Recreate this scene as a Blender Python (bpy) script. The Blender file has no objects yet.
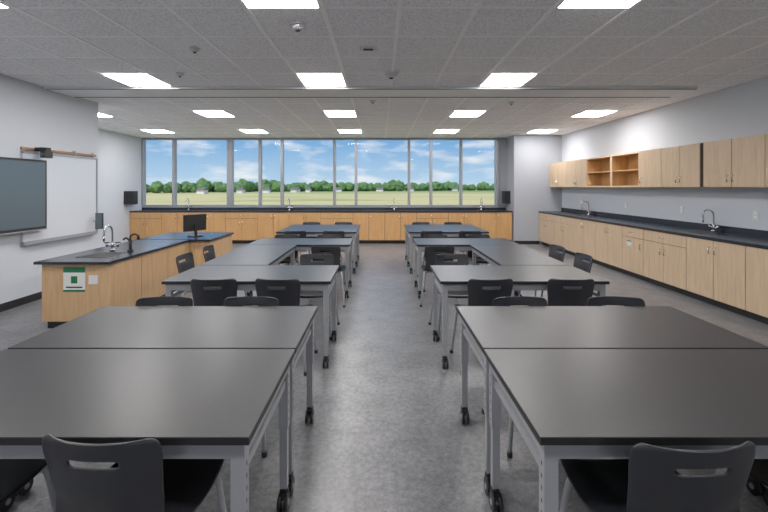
import bpy, bmesh, math, random
from mathutils import Vector, Matrix
random.seed(4)
sc = bpy.context.scene
try:
    sc.view_settings.view_transform = 'Standard'
    sc.view_settings.gamma = 1.14
except Exception as e:
    print(e)
COL = sc.collection

# ---------------------------------------------------------------- materials
def lin(c):
    return tuple(((v/255)/12.92 if v/255 <= 0.04045 else ((v/255+0.055)/1.055)**2.4) for v in c) + (1.0,)

def mat(name, rgb, rough=0.5, metal=0.0, noise=None, bump=0.0, stretch=(1,1,1), emis=None, spec=0.5, detail=4):
    m = bpy.data.materials.new(name); m.use_nodes = True
    nt = m.node_tree; b = nt.nodes['Principled BSDF']
    c = lin(rgb)
    b.inputs['Base Color'].default_value = c
    b.inputs['Roughness'].default_value = rough
    b.inputs['Metallic'].default_value = metal
    b.inputs['Specular IOR Level'].default_value = spec
    if noise:
        scale, rgb2, lo, hi = noise
        tc = nt.nodes.new('ShaderNodeTexCoord'); mp = nt.nodes.new('ShaderNodeMapping')
        mp.inputs['Scale'].default_value = stretch
        n = nt.nodes.new('ShaderNodeTexNoise'); n.inputs['Scale'].default_value = scale
        n.inputs['Detail'].default_value = detail
        r = nt.nodes.new('ShaderNodeValToRGB')
        r.color_ramp.elements[0].position = lo; r.color_ramp.elements[1].position = hi
        r.color_ramp.elements[0].color = c; r.color_ramp.elements[1].color = lin(rgb2)
        nt.links.new(tc.outputs['Object'], mp.inputs['Vector'])
        nt.links.new(mp.outputs[0], n.inputs['Vector'])
        nt.links.new(n.outputs['Fac'], r.inputs[0])
        nt.links.new(r.outputs[0], b.inputs['Base Color'])
        if bump:
            bp = nt.nodes.new('ShaderNodeBump'); bp.inputs['Strength'].default_value = bump
            bp.inputs['Distance'].default_value = 0.003
            nt.links.new(n.outputs['Fac'], bp.inputs['Height'])
            nt.links.new(bp.outputs[0], b.inputs['Normal'])
    if emis:
        b.inputs['Emission Color'].default_value = lin(emis[0]); b.inputs['Emission Strength'].default_value = emis[1]
    return m

M_wall  = mat('wall_paint', (196,202,211), 0.85, noise=(60,(191,197,206),0.3,0.7), bump=0.1)
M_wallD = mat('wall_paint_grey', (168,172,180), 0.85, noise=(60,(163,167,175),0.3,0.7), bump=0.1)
M_tile  = mat('acoustic_tile', (220,221,224), 0.95, noise=(60,(247,248,250),0.38,0.55), bump=0.15)
M_grid  = mat('ceiling_tbar', (255,255,255), 0.6)
M_strip = mat('ceiling_metal_strip', (235,237,240), 0.5)
M_dark  = mat('shadow_gap_dark', (60,60,62), 0.7)
M_light = mat('led_diffuser', (250,250,250), 0.6, emis=((255,251,248),33.0))
M_maple = mat('maple_laminate', (205,180,150), 0.45, noise=(6,(188,160,129),0.3,0.75), stretch=(5,5,0.5))
M_mapleB= mat('maple_back', (205,158,104), 0.45, noise=(6,(188,140,86),0.3,0.75), stretch=(5,5,0.5))
M_mapleD= mat('maple_desk', (202,166,124), 0.45, noise=(6,(186,147,104),0.3,0.75), stretch=(5,5,0.5))
M_gap   = mat('cabinet_gap', (45,33,23), 0.7)
M_resin = mat('epoxy_counter', (26,31,40), 0.25, noise=(120,(32,37,46),0.3,0.7))
M_resinD= mat('sink_black', (14,15,17), 0.35)
M_top   = mat('table_laminate', (33,32,34), 0.36, noise=(160,(43,42,44),0.3,0.7), bump=0.06)
M_edge  = mat('table_edge', (15,15,17), 0.5)
M_steel = mat('silver_paint', (155,158,163), 0.4, 0.25)
M_chrome= mat('chrome', (200,202,205), 0.18, 1.0)
M_black = mat('black_plastic', (14,15,17), 0.5)
M_chair = mat('chair_shell', (31,33,38), 0.40, noise=(300,(36,38,43),0.3,0.7), bump=0.1)
M_alu   = mat('window_aluminium', (150,154,161), 0.4, 0.3)
M_white = mat('whiteboard', (205,211,220), 0.15)
M_wood  = mat('tack_strip', (150,110,75), 0.6)
M_screen= mat('display_glass', (84,98,108), 0.18)
M_green = mat('sign_green', (0,105,60), 0.5)
M_paper = mat('sign_white', (215,216,214), 0.6)
M_plate = mat('outlet_plate', (210,211,213), 0.4)
M_blackb= mat('rubber_base', (24,24,27), 0.6)
M_leaf  = mat('foliage', (58,90,48), 0.9, noise=(0.35,(104,138,70),0.35,0.65))
M_house = mat('house_siding', (226,222,214), 0.8)
M_roof  = mat('house_roof', (105,98,96), 0.9)

def floor_mat():
    m = mat('linoleum', (122,121,124), 0.34); nt = m.node_tree; b = nt.nodes['Principled BSDF']
    tc = nt.nodes.new('ShaderNodeTexCoord')
    n1 = nt.nodes.new('ShaderNodeTexNoise'); n1.inputs['Scale'].default_value = 30; n1.inputs['Detail'].default_value = 8; n1.inputs['Roughness'].default_value=0.8
    n2 = nt.nodes.new('ShaderNodeTexNoise'); n2.inputs['Scale'].default_value = 5.0; n2.inputs['Detail'].default_value = 4
    mx = nt.nodes.new('ShaderNodeMath'); mx.operation='MULTIPLY_ADD'; mx.inputs[1].default_value=0.75
    m2 = nt.nodes.new('ShaderNodeMath'); m2.operation='MULTIPLY'; m2.inputs[1].default_value=0.25
    r = nt.nodes.new('ShaderNodeValToRGB')
    r.color_ramp.elements[0].position=0.40; r.color_ramp.elements[0].color=lin((84,85,89))
    r.color_ramp.elements[1].position=0.60; r.color_ramp.elements[1].color=lin((130,130,134))
    for n in (n1,n2): nt.links.new(tc.outputs['Object'], n.inputs['Vector'])
    nt.links.new(n1.outputs['Fac'], mx.inputs[0]); nt.links.new(n2.outputs['Fac'], m2.inputs[0])
    nt.links.new(m2.outputs[0], mx.inputs[2]); nt.links.new(mx.outputs[0], r.inputs[0])
    nt.links.new(r.outputs[0], b.inputs['Base Color'])
    return m
M_floor = floor_mat()

def field_mat():
    m = mat('field_grass', (200,190,135), 0.95, spec=0.1); nt = m.node_tree; b = nt.nodes['Principled BSDF']
    tc = nt.nodes.new('ShaderNodeTexCoord'); mp = nt.nodes.new('ShaderNodeMapping'); mp.inputs['Scale'].default_value=(0.012,0.05,1)
    n = nt.nodes.new('ShaderNodeTexNoise'); n.inputs['Scale'].default_value=1.0; n.inputs['Detail'].default_value=9; n.inputs['Roughness'].default_value=.65
    r = nt.nodes.new('ShaderNodeValToRGB')
    r.color_ramp.elements[0].position=0.34; r.color_ramp.elements[0].color=lin((142,152,82))
    r.color_ramp.elements[1].position=0.50; r.color_ramp.elements[1].color=lin((206,188,132))
    sx = nt.nodes.new('ShaderNodeSeparateXYZ'); mr = nt.nodes.new('ShaderNodeMapRange')
    mr.inputs[1].default_value=300; mr.inputs[2].default_value=520
    mix = nt.nodes.new('ShaderNodeMixRGB'); mix.inputs[2].default_value=lin((126,146,90))
    nt.links.new(tc.outputs['Object'], mp.inputs[0]); nt.links.new(mp.outputs[0], n.inputs['Vector'])
    nt.links.new(n.outputs['Fac'], r.inputs[0]); nt.links.new(tc.outputs['Object'], sx.inputs[0])
    nt.links.new(sx.outputs['Y'], mr.inputs[0]); nt.links.new(mr.outputs[0], mix.inputs[0])
    nt.links.new(r.outputs[0], mix.inputs[1]); nt.links.new(mix.outputs[0], b.inputs['Base Color'])
    return m
M_field = field_mat()

def glass_mat():
    m = bpy.data.materials.new('window_glass'); m.use_nodes=True; nt=m.node_tree; nt.nodes.clear()
    o=nt.nodes.new('ShaderNodeOutputMaterial'); t=nt.nodes.new('ShaderNodeBsdfTransparent'); g=nt.nodes.new('ShaderNodeBsdfGlossy')
    g.inputs['Roughness'].default_value=0.05; t.inputs['Color'].default_value=(0.97,0.98,0.985,1)
    x=nt.nodes.new('ShaderNodeMixShader'); x.inputs[0].default_value=0.006
    nt.links.new(t.outputs[0],x.inputs[1]); nt.links.new(g.outputs[0],x.inputs[2]); nt.links.new(x.outputs[0],o.inputs[0])
    return m
M_glass = glass_mat()

# ---------------------------------------------------------------- mesh builder
class MB:
    def __init__(s): s.bm = bmesh.new(); s.mats=[]
    def mi(s,m):
        if m not in s.mats: s.mats.append(m)
        return s.mats.index(m)
    def box(s,x0,x1,y0,y1,z0,z1,m,rot=None):
        i=s.mi(m)
        v=[s.bm.verts.new((x,y,z)) for x in (x0,x1) for y in (y0,y1) for z in (z0,z1)]
        for f in ((0,1,3,2),(4,6,7,5),(0,4,5,1),(2,3,7,6),(0,2,6,4),(1,5,7,3)):
            fc=s.bm.faces.new([v[k] for k in f]); fc.material_index=i
        if rot is not None:
            for a in v: a.co = rot @ a.co
        return v
    def cyl(s,p0,p1,r,m,n=16,r2=None,smooth=True):
        i=s.mi(m); p0=Vector(p0); p1=Vector(p1); d=(p1-p0).normalized()
        a=d.orthogonal().normalized(); b=d.cross(a); r2=r if r2 is None else r2
        A=[s.bm.verts.new(p0+(a*math.cos(t)+b*math.sin(t))*r) for t in [2*math.pi*k/n for k in range(n)]]
        B=[s.bm.verts.new(p1+(a*math.cos(t)+b*math.sin(t))*r2) for t in [2*math.pi*k/n for k in range(n)]]
        for k in range(n):
            f=s.bm.faces.new((A[k],A[(k+1)%n],B[(k+1)%n],B[k])); f.material_index=i; f.smooth=smooth
        s.bm.faces.new(A[::-1]).material_index=i; s.bm.faces.new(B).material_index=i
    def tube(s,pts,r,m,n=10,sub=6):
        P=[Vector(p) for p in pts]
        if sub>1:
            Q=[]
            E=[P[0]*2-P[1]]+P+[P[-1]*2-P[-2]]
            for k in range(1,len(E)-2):
                for j in range(sub):
                    t=j/sub; a,b,c,d=E[k-1],E[k],E[k+1],E[k+2]
                    Q.append(0.5*((2*b)+(-a+c)*t+(2*a-5*b+4*c-d)*t*t+(-a+3*b-3*c+d)*t**3))
            Q.append(P[-1]); P=Q
        i=s.mi(m); rings=[]; t0=(P[1]-P[0]).normalized(); nrm=t0.orthogonal().normalized()
        for k,p in enumerate(P):
            t=(P[min(k+1,len(P)-1)]-P[max(k-1,0)]).normalized()
            nrm=(nrm-t*nrm.dot(t)).normalized(); b=t.cross(nrm)
            rings.append([s.bm.verts.new(p+(nrm*math.cos(a)+b*math.sin(a))*r) for a in [2*math.pi*q/n for q in range(n)]])
        for A,B in zip(rings,rings[1:]):
            for k in range(n):
                f=s.bm.faces.new((A[k],A[(k+1)%n],B[(k+1)%n],B[k])); f.material_index=i; f.smooth=True
        s.bm.faces.new(rings[0][::-1]).material_index=i; s.bm.faces.new(rings[-1]).material_index=i
    def mesh(s,name):
        bmesh.ops.recalc_face_normals(s.bm,faces=s.bm.faces)
        me=bpy.data.meshes.new(name); s.bm.to_mesh(me); s.bm.free()
        for m in s.mats: me.materials.append(m)
        return me
    def obj(s,name,loc=(0,0,0),rz=0.0,bevel=0):
        return place(s.mesh(name),name,loc,rz,bevel)
def place(me,name,loc=(0,0,0),rz=0.0,bevel=0):
    o=bpy.data.objects.new(name,me); o.location=loc; o.rotation_euler=(0,0,rz); COL.objects.link(o)
    if bevel:
        b=o.modifiers.new('bevel','BEVEL'); b.width=bevel; b.segments=2; b.limit_method='ANGLE'
    return o

# ---------------------------------------------------------------- room constants
XL=-4.77; XLL=-6.9; XR=4.98; YB=11.6; YS=10.95; YN=-2.0; H=2.995; YJ=6.77
def simple(name,x0,x1,y0,y1,z0,z1,m,bevel=0):
    cx,cy=(x0+x1)/2,(y0+y1)/2; b=MB(); b.box(x0-cx,x1-cx,y0-cy,y1-cy,0,z1-z0,m); return b.obj(name,(cx,cy,z0),0,bevel)

fl=MB(); fl.box(XLL-.3,XR+.2,YN-.2,YB+.2,-.2,0,M_floor); fl.obj('floor')
ce=MB(); ce.box(XLL-.3,XR+.2,YN-.2,YB+.2,H,H+.25,M_tile)
GX=-0.76-0.305; GY=5.005
LC=[-5.64,-3.2,-.76,1.68,4.12]; LR=[-2.01,0.43,2.87,5.31,7.75,10.19]
x=GX-0.61*12
while x<XR:
    if x>XLL: ce.box(x-.017,x+.017,YN,YB,H-.008,H+.001,M_grid)
    x+=0.61
y=GY-0.61*12
while y<YB:
    if y>YN:
        ce.box(XLL,XR,y-.012,y+.012,H-.005,H+.001,M_grid)
        ce.box(XLL,XR,y+.012,y+.018,H-.002,H+.001,M_dark)
    y+=0.61
ce.obj('ceiling')
simple('ceiling_slot_diffuser',XL+.02,4.5,5.66,6.2,H-.035,H-.005,M_strip)
b=MB(); b.box(-4.6,4.6,-.012,.012,-.005,.000,M_dark); b.box(-4.6,4.6,.5,.524,-.005,.000,M_dark); b.obj('trim_1',(-.12,5.67,H-.036))

for r,yy in enumerate(LR):
    for xx in LC:
        if xx<-5 and yy<7.0: continue
        if xx>4 and yy<7: continue
        if yy<-1.5: continue
        b=MB()
        b.box(-.29,.29,-.29,.29,0,.004,M_light)
        for s_ in (-1,1):
            b.box(s_*.29-.012,s_*.29+.012,-.3,.3,-.003,.004,M_grid)
            b.box(-.3,.3,s_*.29-.012,s_*.29+.012,-.003,.004,M_grid)
        b.obj('ceiling_light_panel',(xx,yy,H-.013))
simple('wall_right',XR,XR+.2,YN-.2,YB+.2,0,H,M_wall)
simple('wall_left',XLL-.3,XL,YN-.2,YJ,0,H,M_wall)
simple('wall_alcove',XLL-.3,XLL,YJ,YB+.2,0,H,M_wall)
simple('wall_front',XL,XR,YN-.2,YN,0,H,M_wall)
simple('wall_corner',3.67,XR,YS,YB+.2,0,H,M_wallD)
simple('wall_back',XLL,3.67,YB,YB+.2,0,.98,M_wallD)
simple('baseboard_left',XL,XL+.012,YN,YJ,0,.1,M_blackb)
simple('baseboard_corner',3.67,4.36,YS-.012,YS,0,.1,M_blackb)

# ---------------------------------------------------------------- windows
def wx(px): return (px-380)*YB/400
mull=[142,174,230,260,282,334.5,356,409,431,461,497]
wd={0:.05,2:.16,10:.1}
fr=MB()
fr.box(XLL,3.67,YB-.02,YB+.1,.98,1.05,M_alu); fr.box(XLL,3.67,YB-.02,YB+.1,H-.06,H,M_alu)
for i,p in enumerate(mull):
    w=wd.get(i,.075)/2; X=wx(p)
    if i==0: X=XLL+w
    fr.box(X-w,X+w,YB-.04,YB+.1,1.05,H-.06,M_alu)
fr.box(wx(497),3.67,YB+.0,YB+.1,1.05,H-.06,M_wallD)
fr.obj('window_frame')
for i in range(10):
    a,c=wx(mull[i]),wx(mull[i+1]); a=max(a,XLL+.01)
    b=MB(); hw=(c-a)/2
    b.box(-hw,hw,-.004,.004,0,1.9,M_glass); b.obj('window_%d'%(i+1),((a+c)/2,YB+.05,1.04))
# ---------------------------------------------------------------- chair
def chair_mesh():
    prof=[(.215,.425),(.195,.447),(.12,.445),(.02,.437),(-.08,.437),(-.15,.45),(-.195,.485),(-.225,.545),(-.243,.61),(-.256,.68),(-.268,.74),(-.276,.785),(-.28,.80)]
    half=[.175,.205,.222,.228,.222,.205,.19,.182,.184,.19,.196,.19,.165]
    P=[Vector((0,a,b)) for a,b in prof]
    rows=[]
    N=len(P); S=5
    def cr(a,b,c,d,t): return 0.5*((2*b)+(-a+c)*t+(2*a-5*b+4*c-d)*t*t+(-a+3*b-3*c+d)*t**3)
    for k in range(N-1):
        for j in range(S):
            t=j/S; g=lambda L,q:L[max(0,min(N-1,q))]
            rows.append((cr(g(P,k-1),g(P,k),g(P,k+1),g(P,k+2),t),cr(g(half,k-1),g(half,k),g(half,k+1),g(half,k+2),t)))
    rows.append((P[-1],half[-1]))
    bm=bmesh.new(); NU=20; G=[]
    for p,h in rows:
        R=[]
        for q in range(NU+1):
            u=-1+2*q/NU
            bk=max(0,min(1,(p.z-.46)/.12))
            y=p.y+bk*.045*abs(u)**2.2; z=p.z+(1-bk)*.014*u*u
            R.append(bm.verts.new((u*h,y,z)))
        G.append(R)
    for a in range(len(G)-1):
        for q in range(NU):
            zc=(G[a][q].co.z+G[a+1][q].co.z)/2; u=-1+2*(q+.5)/NU
            if .712<zc<.740 and abs(u)<.42: continue
            bm.faces.new((G[a][q],G[a][q+1],G[a+1][q+1],G[a+1][q])).smooth=True
    bmesh.ops.recalc_face_normals(bm,faces=bm.faces)
    me=bpy.data.meshes.new('t'); bm.to_mesh(me); bm.free()
    o=bpy.data.objects.new('t',me); COL.objects.link(o)
    m=o.modifiers.new('s','SOLIDIFY'); m.thickness=.009; m.offset=0
    m=o.modifiers.new('b','SUBSURF'); m.levels=1; m.render_levels=1
    dg=bpy.context.evaluated_depsgraph_get(); me2=bpy.data.meshes.new_from_object(o.evaluated_get(dg))
    bpy.data.objects.remove(o)
    b=MB(); b.mi(M_chair); b.bm.from_mesh(me2)
    for f in b.bm.faces: f.material_index=0; f.smooth=True
    for s_ in (-1,1):
        b.tube([(s_*.235,.2,.012),(s_*.212,.17,.22),(s_*.19,.145,.405),(s_*.175,.11,.428),(s_*.168,0,.424),(s_*.175,-.1,.428),(s_*.195,-.15,.4),(s_*.222,-.2,.22),(s_*.245,-.25,.012)],.0125,M_steel,sub=4)
        b.cyl((s_*.235,.2,0),(s_*.235,.2,.03),.016,M_black,12); b.cyl((s_*.245,-.25,0),(s_*.245,-.25,.03),.016,M_black,12)
    b.tube([(-.17,.09,.422),(.17,.09,.422)],.01,M_steel,sub=1)
    b.tube([(-.17,-.09,.422),(.17,-.09,.422)],.01,M_steel,sub=1)
    b.box(-.17,.17,-.02,.02,.418,.432,M_black)
    return b.mesh('chair_mesh')
CH=chair_mesh()
def chair(x,y,rz=0): return place(CH,'student_chair',(x,y,0),rz)

# ---------------------------------------------------------------- tables
HT=.76
def table_mesh(w,d):
    b=MB(); hx,hy=w/2-.004,d/2-.004
    b.box(-hx,hx,-hy,hy,HT-.026,HT-.003,M_edge)
    b.box(-hx+.0015,hx-.0015,-hy+.0015,hy-.0015,HT-.003,HT,M_top)
    a=.035
    for s_ in (-1,1):
        b.box(-hx+a,hx-a,s_*(hy-a)-.012,s_*(hy-a)+.012,HT-.085,HT-.026,M_steel)
        b.box(s_*(hx-a)-.012,s_*(hx-a)+.012,-hy+a,hy-a,HT-.085,HT-.026,M_steel)
    for sx in (-1,1):
        for sy in (-1,1):
            X,Y=sx*(hx-.045),sy*(hy-.045)
            b.box(X-.023,X+.023,Y-.023,Y+.023,.40,HT-.026,M_steel)
            b.box(X-.018,X+.018,Y-.018,Y+.018,.105,.40,M_steel)
            for q in range(6):
                z=.43+q*.042
                b.box(X-.0235,X+.0235,Y-.004,Y+.004,z,z+.014,M_black)
            b.cyl((X,Y,.085),(X,Y,.108),.022,M_black,12)
            b.box(X-.02,X+.02,Y-.03,Y+.02,.06,.088,M_black)
            for q in (-1,1):
                b.cyl((X+q*.008,Y-.012,.04),(X+q*.024,Y-.012,.04),.04,M_black,20)
            b.cyl((X-.026,Y-.012,.04),(X+.026,Y-.012,.04),.014,M_steel,12)
        b.box(sx*(hx-.045)-.012,sx*(hx-.045)+.012,-hy+.06,hy-.06,.60,.63,M_steel)
    return b.mesh('table_mesh')
W=1.46; D=.715
TM=table_mesh(W,D)
def table(cx,cy,rot=False): return place(TM,'classroom_table',(cx,cy,0),math.pi/2 if rot else 0)
LXc=-1.15; RXc=1.245
for cx,s in ((LXc,-1),(RXc,1)):
    table(cx,1.29+D/2); table(cx,2.01+D/2)
    table(cx,3.43+D/2); table(cx+s*(W-D)/2,3.43+D+.003+W/2,True); table(cx,3.43+D+W+.006+D/2)
    table(cx,7.2+D/2); table(cx,7.2+D*1.5+.005)
pi=math.pi
chair(-.855,1.475,-.06); chair(-1.56,1.50,-.05)
chair(.945,1.445,.03); chair(1.66,1.60,0)
for X,a in ((-1.48,.05),(-.9,-.04),(.98,.05),(1.62,-.06)):
    chair(X,2.54,pi+a)
for X,a in ((-1.41,.04),(-.85,-.06),(.92,.05),(1.62,-.04)):
    chair(X,3.60,a)
for s,cx in ((-1,LXc),(1,RXc)):
    chair(cx+s*-.42,4.33,pi+.05*s)
    chair(cx-s*.45,5.48,-.05)
    chair(cx+s*.84,4.55,s*pi/2); chair(cx+s*.84,5.2,s*pi/2+.08)
    chair(cx-.35,6.2,pi); chair(cx+.35,6.2,pi+.08)
    chair(cx-.35,7.25,0.05); chair(cx+.35,7.25,-.06)
    chair(cx-.35,8.52,pi); chair(cx+.35,8.52,pi)

# ---------------------------------------------------------------- cabinets
def pull(b,x,y,z,vert=True,L=.1):
    if vert:
        b.cyl((x,y-.028,z-L/2),(x,y-.028,z+L/2),.006,M_chrome,8)
        for q in (-1,1): b.cyl((x,y,z+q*L*.4),(x,y-.028,z+q*L*.4),.004,M_chrome,8)
    else:
        b.cyl((x-L/2,y-.028,z),(x+L/2,y-.028,z),.006,M_chrome,8)
        for q in (-1,1): b.cyl((x+q*L*.4,y,z),(x+q*L*.4,y-.028,z),.004,M_chrome,8)
def front(b,x0,x1,z0,z1,m): b.box(x0+.005,x1-.005,-.02,0,z0+.005,z1-.005,m)
def base_run(b,units,m,depth=.58,ht=.87,toe=.1):
    L=sum(u[0] for u in units); x=0
    b.box(.0,L,.0,depth,toe,ht,M_gap); b.box(0,L,.06,depth,0,toe,M_blackb)
    for w,t in units:
        if t=='D': front(b,x,x+w/2,toe,ht,m); front(b,x+w/2,x+w,toe,ht,m); pull(b,x+w/2-.045,-.02,ht-.13); pull(b,x+w/2+.045,-.02,ht-.13)
        elif t=='W':
            front(b,x,x+w,ht-.17,ht,m); pull(b,x+w/2,-.02,ht-.085,False)
            front(b,x,x+w/2,toe,ht-.17,m); front(b,x+w/2,x+w,toe,ht-.17,m); pull(b,x+w/2-.045,-.02,ht-.3); pull(b,x+w/2+.045,-.02,ht-.3)
        elif t=='X':
            front(b,x,x+w,ht-.17,ht,m); pull(b,x+w/2,-.02,ht-.085,False); front(b,x,x+w,toe,ht-.17,m); pull(b,x+w-.06,-.02,ht-.3)
        elif t=='S': front(b,x,x+w,toe,ht,m); pull(b,x+w-.06,-.02,ht-.13)
        x+=w
    b.box(-.0,.018,-.001,depth,toe,ht,m); b.box(L-.018,L,-.001,depth,toe,ht,m)
    return L
units=[(.98,'W'),(.94,'W'),(.94,'D'),(.90,'D'),(.58,'X'),(.92,'W'),(.92,'D'),(.92,'D'),(.92,'W'),(.92,'D'),(.92,'W')]
b=MB(); L=base_run(b,units,M_maple)
b.box(0,L,-.03,.608,.87,.91,M_resin); b.box(0,L,.59,.608,.91,1.01,M_resin)
for sy in (1.6,5.1):
    b.box(sy-.24,sy+.24,.1,.5,.9101,.913,M_resinD); b.box(sy-.2,sy+.2,.14,.46,.9131,.9135,M_black)
b.box(3.9,4.02,-.022,-.0205,.55,.64,M_paper); b.box(3.9,4.02,-.0225,-.022,.62,.64,M_green)
b.obj('base_cabinet_run',(4.365,YS-.014,0),-pi/2)
def faucet(x,y,z,rz,name='lab_faucet'):
    b=MB()
    b.cyl((0,0,0),(0,0,.03),.03,M_chrome); b.cyl((0,0,.03),(0,0,.12),.016,M_chrome)
    b.tube([(0,0,.1),(0,0,.24),(0,-.02,.30),(0,-.08,.325),(0,-.14,.30),(0,-.155,.25),(0,-.155,.2)],.011,M_chrome)
    b.cyl((0,-.155,.14),(0,-.155,.21),.009,M_chrome,r2=.015)
    for s_ in (-1,1):
        b.cyl((0,0,.07),(s_*.07,0,.07),.01,M_chrome); b.cyl((s_*.07,0,.055),(s_*.07,0,.10),.014,M_chrome)
        b.box(s_*.07-.035,s_*.07+.035,-.006,.006,.1,.112,M_black)
    b.obj(name,(x,y,z),rz)
faucet(4.88,9.35,.9105,-pi/2); faucet(4.88,5.85,.9105,-pi/2)
b=MB(); u=[(.97,'D'),(.97,'D'),(.96,'O'),(.88,'O'),(.55,'S'),(.8,'D'),(.06,'G'),(.92,'D'),(.92,'D'),(.92,'D'),(.92,'D')]
z0,z1=1.565,2.21; x=0; dp=.325
for w,t in u:
    if t=='O':
        for zz in (z0,z1-.02,(z0+z1)/2-.01): b.box(x,x+w,0,dp,zz,zz+.02,M_mapleB if zz!=z0 else M_maple)
        b.box(x,x+.02,0,dp,z0+.02,z1-.02,M_mapleB); b.box(x+w-.02,x+w,0,dp,z0+.02,z1-.02,M_mapleB)
        b.box(x+.02,x+w-.02,dp-.012,dp,z0+.02,z1-.02,M_mapleB)
        b.box(x,x+w,-.018,0,z0,z0+.03,M_maple); b.box(x,x+w,-.018,0,z1-.03,z1,M_maple)
        b.box(x,x+.03,-.018,0,z0+.03,z1-.03,M_maple); b.box(x+w-.03,x+w,-.018,0,z0+.03,z1-.03,M_maple)
    elif t=='G':
        b.box(x,x+w,0,dp,z0,z1,M_gap)
    else:
        b.box(x,x+w,0,dp,z0,z1,M_maple)
        b.box(x+.001,x+w-.001,-.006,-.001,z0+.004,z1-.004,M_gap)
        if t=='D':
            front(b,x,x+w/2,z0,z1,M_maple); front(b,x+w/2,x+w,z0,z1,M_maple)
            pull(b,x+w/2-.04,-.02,z0+.12); pull(b,x+w/2+.04,-.02,z0+.12)
        else: front(b,x,x+w,z0,z1,M_maple); pull(b,x+.05,-.02,z0+.12)
    x+=w
b.box(6.35,6.47,-.0225,-.02,1.66,1.73,M_paper); b.box(6.35,6.47,-.023,-.0225,1.69,1.73,M_green)
b.obj('wall_cabinet_run',(4.65,YS-.03,0),-pi/2)

b=MB(); n=12; wl=(3.65-XLL-.02)/n
L=base_run(b,[(wl,'D' if i%3 else 'W') for i in range(n)],M_mapleB,depth=.55)
b.box(0,L,-.03,.56,.87,.91,M_resin); b.box(0,L,.535,.56,.91,.975,M_resin)
b.obj('window_base_cabinet_run',(XLL+.01,11.03,0),0)
for X in (-5.5,-2.6,.4,2.9): faucet(X,11.5,.911,0)

# ---------------------------------------------------------------- teacher demonstration desk
b=MB(); hd=.755
def desk_block(x0,x1,y0,y1):
    b.box(x0+.03,x1-.03,y0+.04,y1,0,.09,M_blackb)
    b.box(x0,x1,y0,y1,.09,hd-.03,M_mapleD)
    b.box(x0-.05,x1+.03,y0-.05,y1+.0,hd-.03,hd,M_resin)
desk_block(-3.72,-2.98,4.40,6.25); desk_block(-3.72,-2.66,6.255,7.2)
for yy in (5.0,5.62): b.box(-2.981,-2.979,yy-.002,yy+.002,.09,hd-.03,M_gap)
b.box(-3.52,-3.16,4.62,5.0,hd+.0005,hd+.003,M_resinD); b.box(-3.48,-3.2,4.66,4.96,hd+.003,hd+.004,M_black)
b.box(-3.2,-3.1,4.392,4.4,.5,.6,M_plate)
b.obj('demonstration_desk')
b=MB(); b.box(-.12,.12,-.002,0,0,.27,M_paper); b.box(-.12,.12,-.003,-.002,.21,.27,M_green); b.box(-.12,.12,-.003,-.002,0,.02,M_green)
b.box(-.035,.035,-.003,-.002,.09,.17,M_green); b.box(-.09,.09,-.003,-.002,.04,.055,M_black)
b.obj('safety_sign',(-3.36,4.397,.42))
faucet(-3.4,5.08,hd+.003,0)
b=MB(); b.cyl((0,0,0),(0,0,.02),.035,M_black); b.cyl((0,0,.02),(0,0,.14),.018,M_black)
b.tube([(0,0,.12),(.0,0,.19),(.05,0,.22),(.1,0,.2)],.012,M_black); b.tube([(0,0,.12),(-.05,0,.17),(-.09,0,.15)],.011,M_black)
b.cyl((.1,0,.15),(.1,0,.21),.02,M_black,r2=.01); b.obj('gas_turret',(-3.15,5.05,hd+.001))
b=MB(); b.box(-.09,.09,-.08,.08,0,.012,M_black); b.box(-.02,.02,-.03,-.005,.012,.2,M_black)
b.box(-.2,.2,-.005,.02,.09,.36,M_black); b.box(-.19,.19,.02,.022,.1,.35,M_screen)
b.obj('desk_monitor',(-3.05,6.6,hd+.002),1.0)
b=MB(); b.box(-.0,.03,-.05,.05,-.05,.05,M_black); b.tube([(.02,0,0),(.09,0,0)],.012,M_steel,sub=1)
b.box(.08,.2,-.012,.012,-.13,.13,M_black); b.box(.09,.19,-.014,-.012,-.12,.12,M_screen)
b.obj('wall_arm_monitor',(XL+.001,6.6,1.01))  # small monitor on a short wall arm

# ---------------------------------------------------------------- left wall
b=MB(); Y0=5.3
b.box(0,.04,Y0,6.66,.83,2.03,M_white)
for a,c in ((.81,.84),(2.02,2.05)): b.box(0,.05,Y0,6.68,a,c,M_alu)
b.box(0,.05,6.66,6.69,.81,2.05,M_alu); b.box(0,.07,Y0,6.66,.79,.81,M_alu)
b.box(0,.03,Y0,6.68,2.07,2.105,M_wood)
for yy in (5.6,6.2,6.6): b.box(0,.04,yy-.01,yy+.01,2.06,2.13,M_chrome)
b.obj('whiteboard',(XL+.002,0,0))
b=MB(); b.box(.06,.12,4.0,5.58,.98,1.94,M_black); b.box(.12,.124,4.03,5.55,1.03,1.91,M_screen); b.box(.118,.126,4.0,5.58,.98,.995,M_alu)
b.box(.0,.06,4.4,5.25,1.2,1.7,M_black); b.obj('interactive_display',(XL+.002,0,0))
b=MB(); b.box(0,.16,-.04,.04,0,.05,M_black); b.box(.1,.16,-.07,.07,-.09,0,M_black); b.cyl((.13,-.07,-.045),(.13,-.085,-.045),.025,M_screen); b.obj('classroom_camera',(XL+.055,5.5,2.06))
for X,Y,r,sc_ in ((XLL+.001,10.9,0,1),(3.669,11.38,pi,.75)):
    b=MB(); b.box(.0,.22*sc_,-.14,.14,0,.36,M_black); b.box(.22*sc_,.235*sc_,-.11,.11,.05,.32,M_edge); b.box(.02,.2*sc_,-.12,.12,-.015,0,M_steel)
    b.obj('paper_towel_dispenser',(X,Y,1.1),r,.01)
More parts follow.
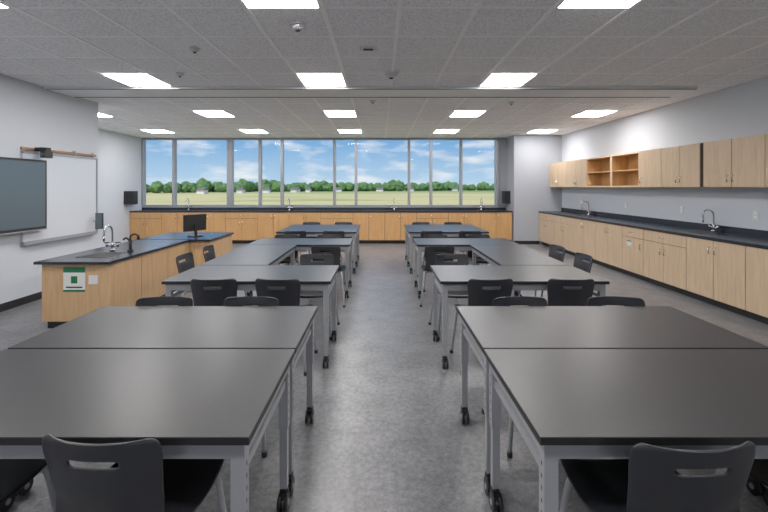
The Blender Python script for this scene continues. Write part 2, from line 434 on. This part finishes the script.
for yy in (9.9,8.1,6.6,5.3,4.3):
    b=MB(); b.box(-.008,0,-.04,.04,-.06,.06,M_plate)
    for z in (-.025,.025): b.box(-.009,-.008,-.016,.016,z-.013,z+.013,M_strip)
    b.obj('wall_outlet',(XR,yy,1.2))
def dev(name,x,y,r,h,m=M_plate):
    b=MB(); b.cyl((0,0,0),(0,0,-h*.4),r,m,20); b.cyl((0,0,-h*.4),(0,0,-h),r*.8,m,20,r2=r*.5); b.cyl((0,0,-h),(0,0,-h-.01),r*.3,M_dark,12); b.obj(name,(x,y,H-.001),0)
dev('smoke_detector',.14,5.0,.085,.06); dev('sprinkler_head',-1.9,4.1,.05,.04); dev('smoke_detector',-.72,3.5,.07,.05)
dev('sprinkler_head',-.12,6.6,.05,.04); dev('sprinkler_head',-2.5,5.0,.05,.04); dev('sprinkler_head',2.2,6.7,.05,.04)
b=MB(); b.box(-.09,.09,-.05,.05,-.012,0,M_plate); b.box(-.05,.05,-.02,.02,-.02,-.012,M_dark); b.obj('ceiling_sensor',(-.12,4.1,H-.001))

# ---------------------------------------------------------------- outside
b=MB(); b.box(-1500,1500,13,3500,-.5,0,M_field); b.obj('field_ground',(0,0,-4))
b=MB()
def blob(x,y,r,h):
    i=b.mi(M_leaf)
    res=bmesh.ops.create_icosphere(b.bm,subdivisions=2,radius=1,matrix=Matrix.Translation((x,y,h*.5))@Matrix.Diagonal((r,r,h*.5,1)))
    for v in res['verts']:
        v.co+=Vector((random.uniform(-1,1),random.uniform(-1,1),random.uniform(-1,1)))*r*.16
    for v in res['verts']:
        for f in v.link_faces: f.material_index=i
for k in range(420):
    t=random.random(); ang=-0.72+t*1.15
    dist=235+ (t**0.7)*430+random.uniform(-10,50)
    h=random.uniform(5.5,11)*(1+.2*t)
    if random.random()<.12: h*=1.25
    blob(math.tan(ang)*dist,dist,h*random.uniform(.4,.65),h)
b.obj('tree_line',(0,0,-4))
for k in range(14):
    t=random.random(); ang=-0.6+t*.95; dist=205+(t**.7)*400
    b=MB(); w=random.uniform(2.5,4.5)*(.7+.6*t); b.box(-w,w,-4,4,0,3.0,M_house)
    i=b.mi(M_roof); v=[b.bm.verts.new(c) for c in ((-w-.5,-5,3.),(w+.5,-5,3.),(w+.5,5,3.),(-w-.5,5,3.),(-w,0,5.2),(w,0,5.2))]
    for f in ((0,1,5,4),(2,3,4,5),(0,4,3),(1,2,5),(0,3,2,1)): b.bm.faces.new([v[q] for q in f]).material_index=i
    b.obj('distant_house',(math.tan(ang)*dist,dist,-4))

# ---------------------------------------------------------------- world and sun
w=bpy.data.worlds.new('sky'); sc.world=w; w.use_nodes=True; nt=w.node_tree; nt.nodes.clear()
o=nt.nodes.new('ShaderNodeOutputWorld'); bg=nt.nodes.new('ShaderNodeBackground'); bg.inputs[1].default_value=1.0
tc=nt.nodes.new('ShaderNodeTexCoord'); sp=nt.nodes.new('ShaderNodeSeparateXYZ'); rp=nt.nodes.new('ShaderNodeValToRGB')
rp.color_ramp.elements[0].position=0; rp.color_ramp.elements[0].color=lin((182,213,235))
rp.color_ramp.elements[1].position=.13; rp.color_ramp.elements[1].color=lin((98,160,218))
mp=nt.nodes.new('ShaderNodeMapping'); mp.inputs['Scale'].default_value=(6,6,22)
ns=nt.nodes.new('ShaderNodeTexNoise'); ns.inputs['Scale'].default_value=1.7; ns.inputs['Detail'].default_value=8
cr=nt.nodes.new('ShaderNodeValToRGB'); cr.color_ramp.elements[0].position=.48; cr.color_ramp.elements[1].position=.74
mx=nt.nodes.new('ShaderNodeMixRGB'); mx.inputs[2].default_value=lin((236,241,246))
lk=nt.links.new
lk(tc.outputs['Generated'],sp.inputs[0]); lk(sp.outputs['Z'],rp.inputs[0]); lk(tc.outputs['Generated'],mp.inputs[0]); lk(mp.outputs[0],ns.inputs['Vector'])
lk(ns.outputs['Fac'],cr.inputs[0]); lk(cr.outputs[0],mx.inputs[0]); lk(rp.outputs[0],mx.inputs[1]); lk(mx.outputs[0],bg.inputs[0]); lk(bg.outputs[0],o.inputs[0])
s=bpy.data.lights.new('sun','SUN'); s.energy=3.4; s.angle=.01; so=bpy.data.objects.new('sun',s); COL.objects.link(so)
so.rotation_euler=(math.radians(42),0,math.radians(-25))

# ---------------------------------------------------------------- camera
cd=bpy.data.cameras.new('camera'); cam=bpy.data.objects.new('camera',cd); COL.objects.link(cam)
cam.location=(0,0,1.57); cam.rotation_euler=(math.radians(90),0,0)
cd.sensor_width=36; cd.lens=400/768*36; cd.shift_x=4/768; cd.shift_y=-69/768; cd.clip_start=.05; cd.clip_end=5000
sc.camera=cam
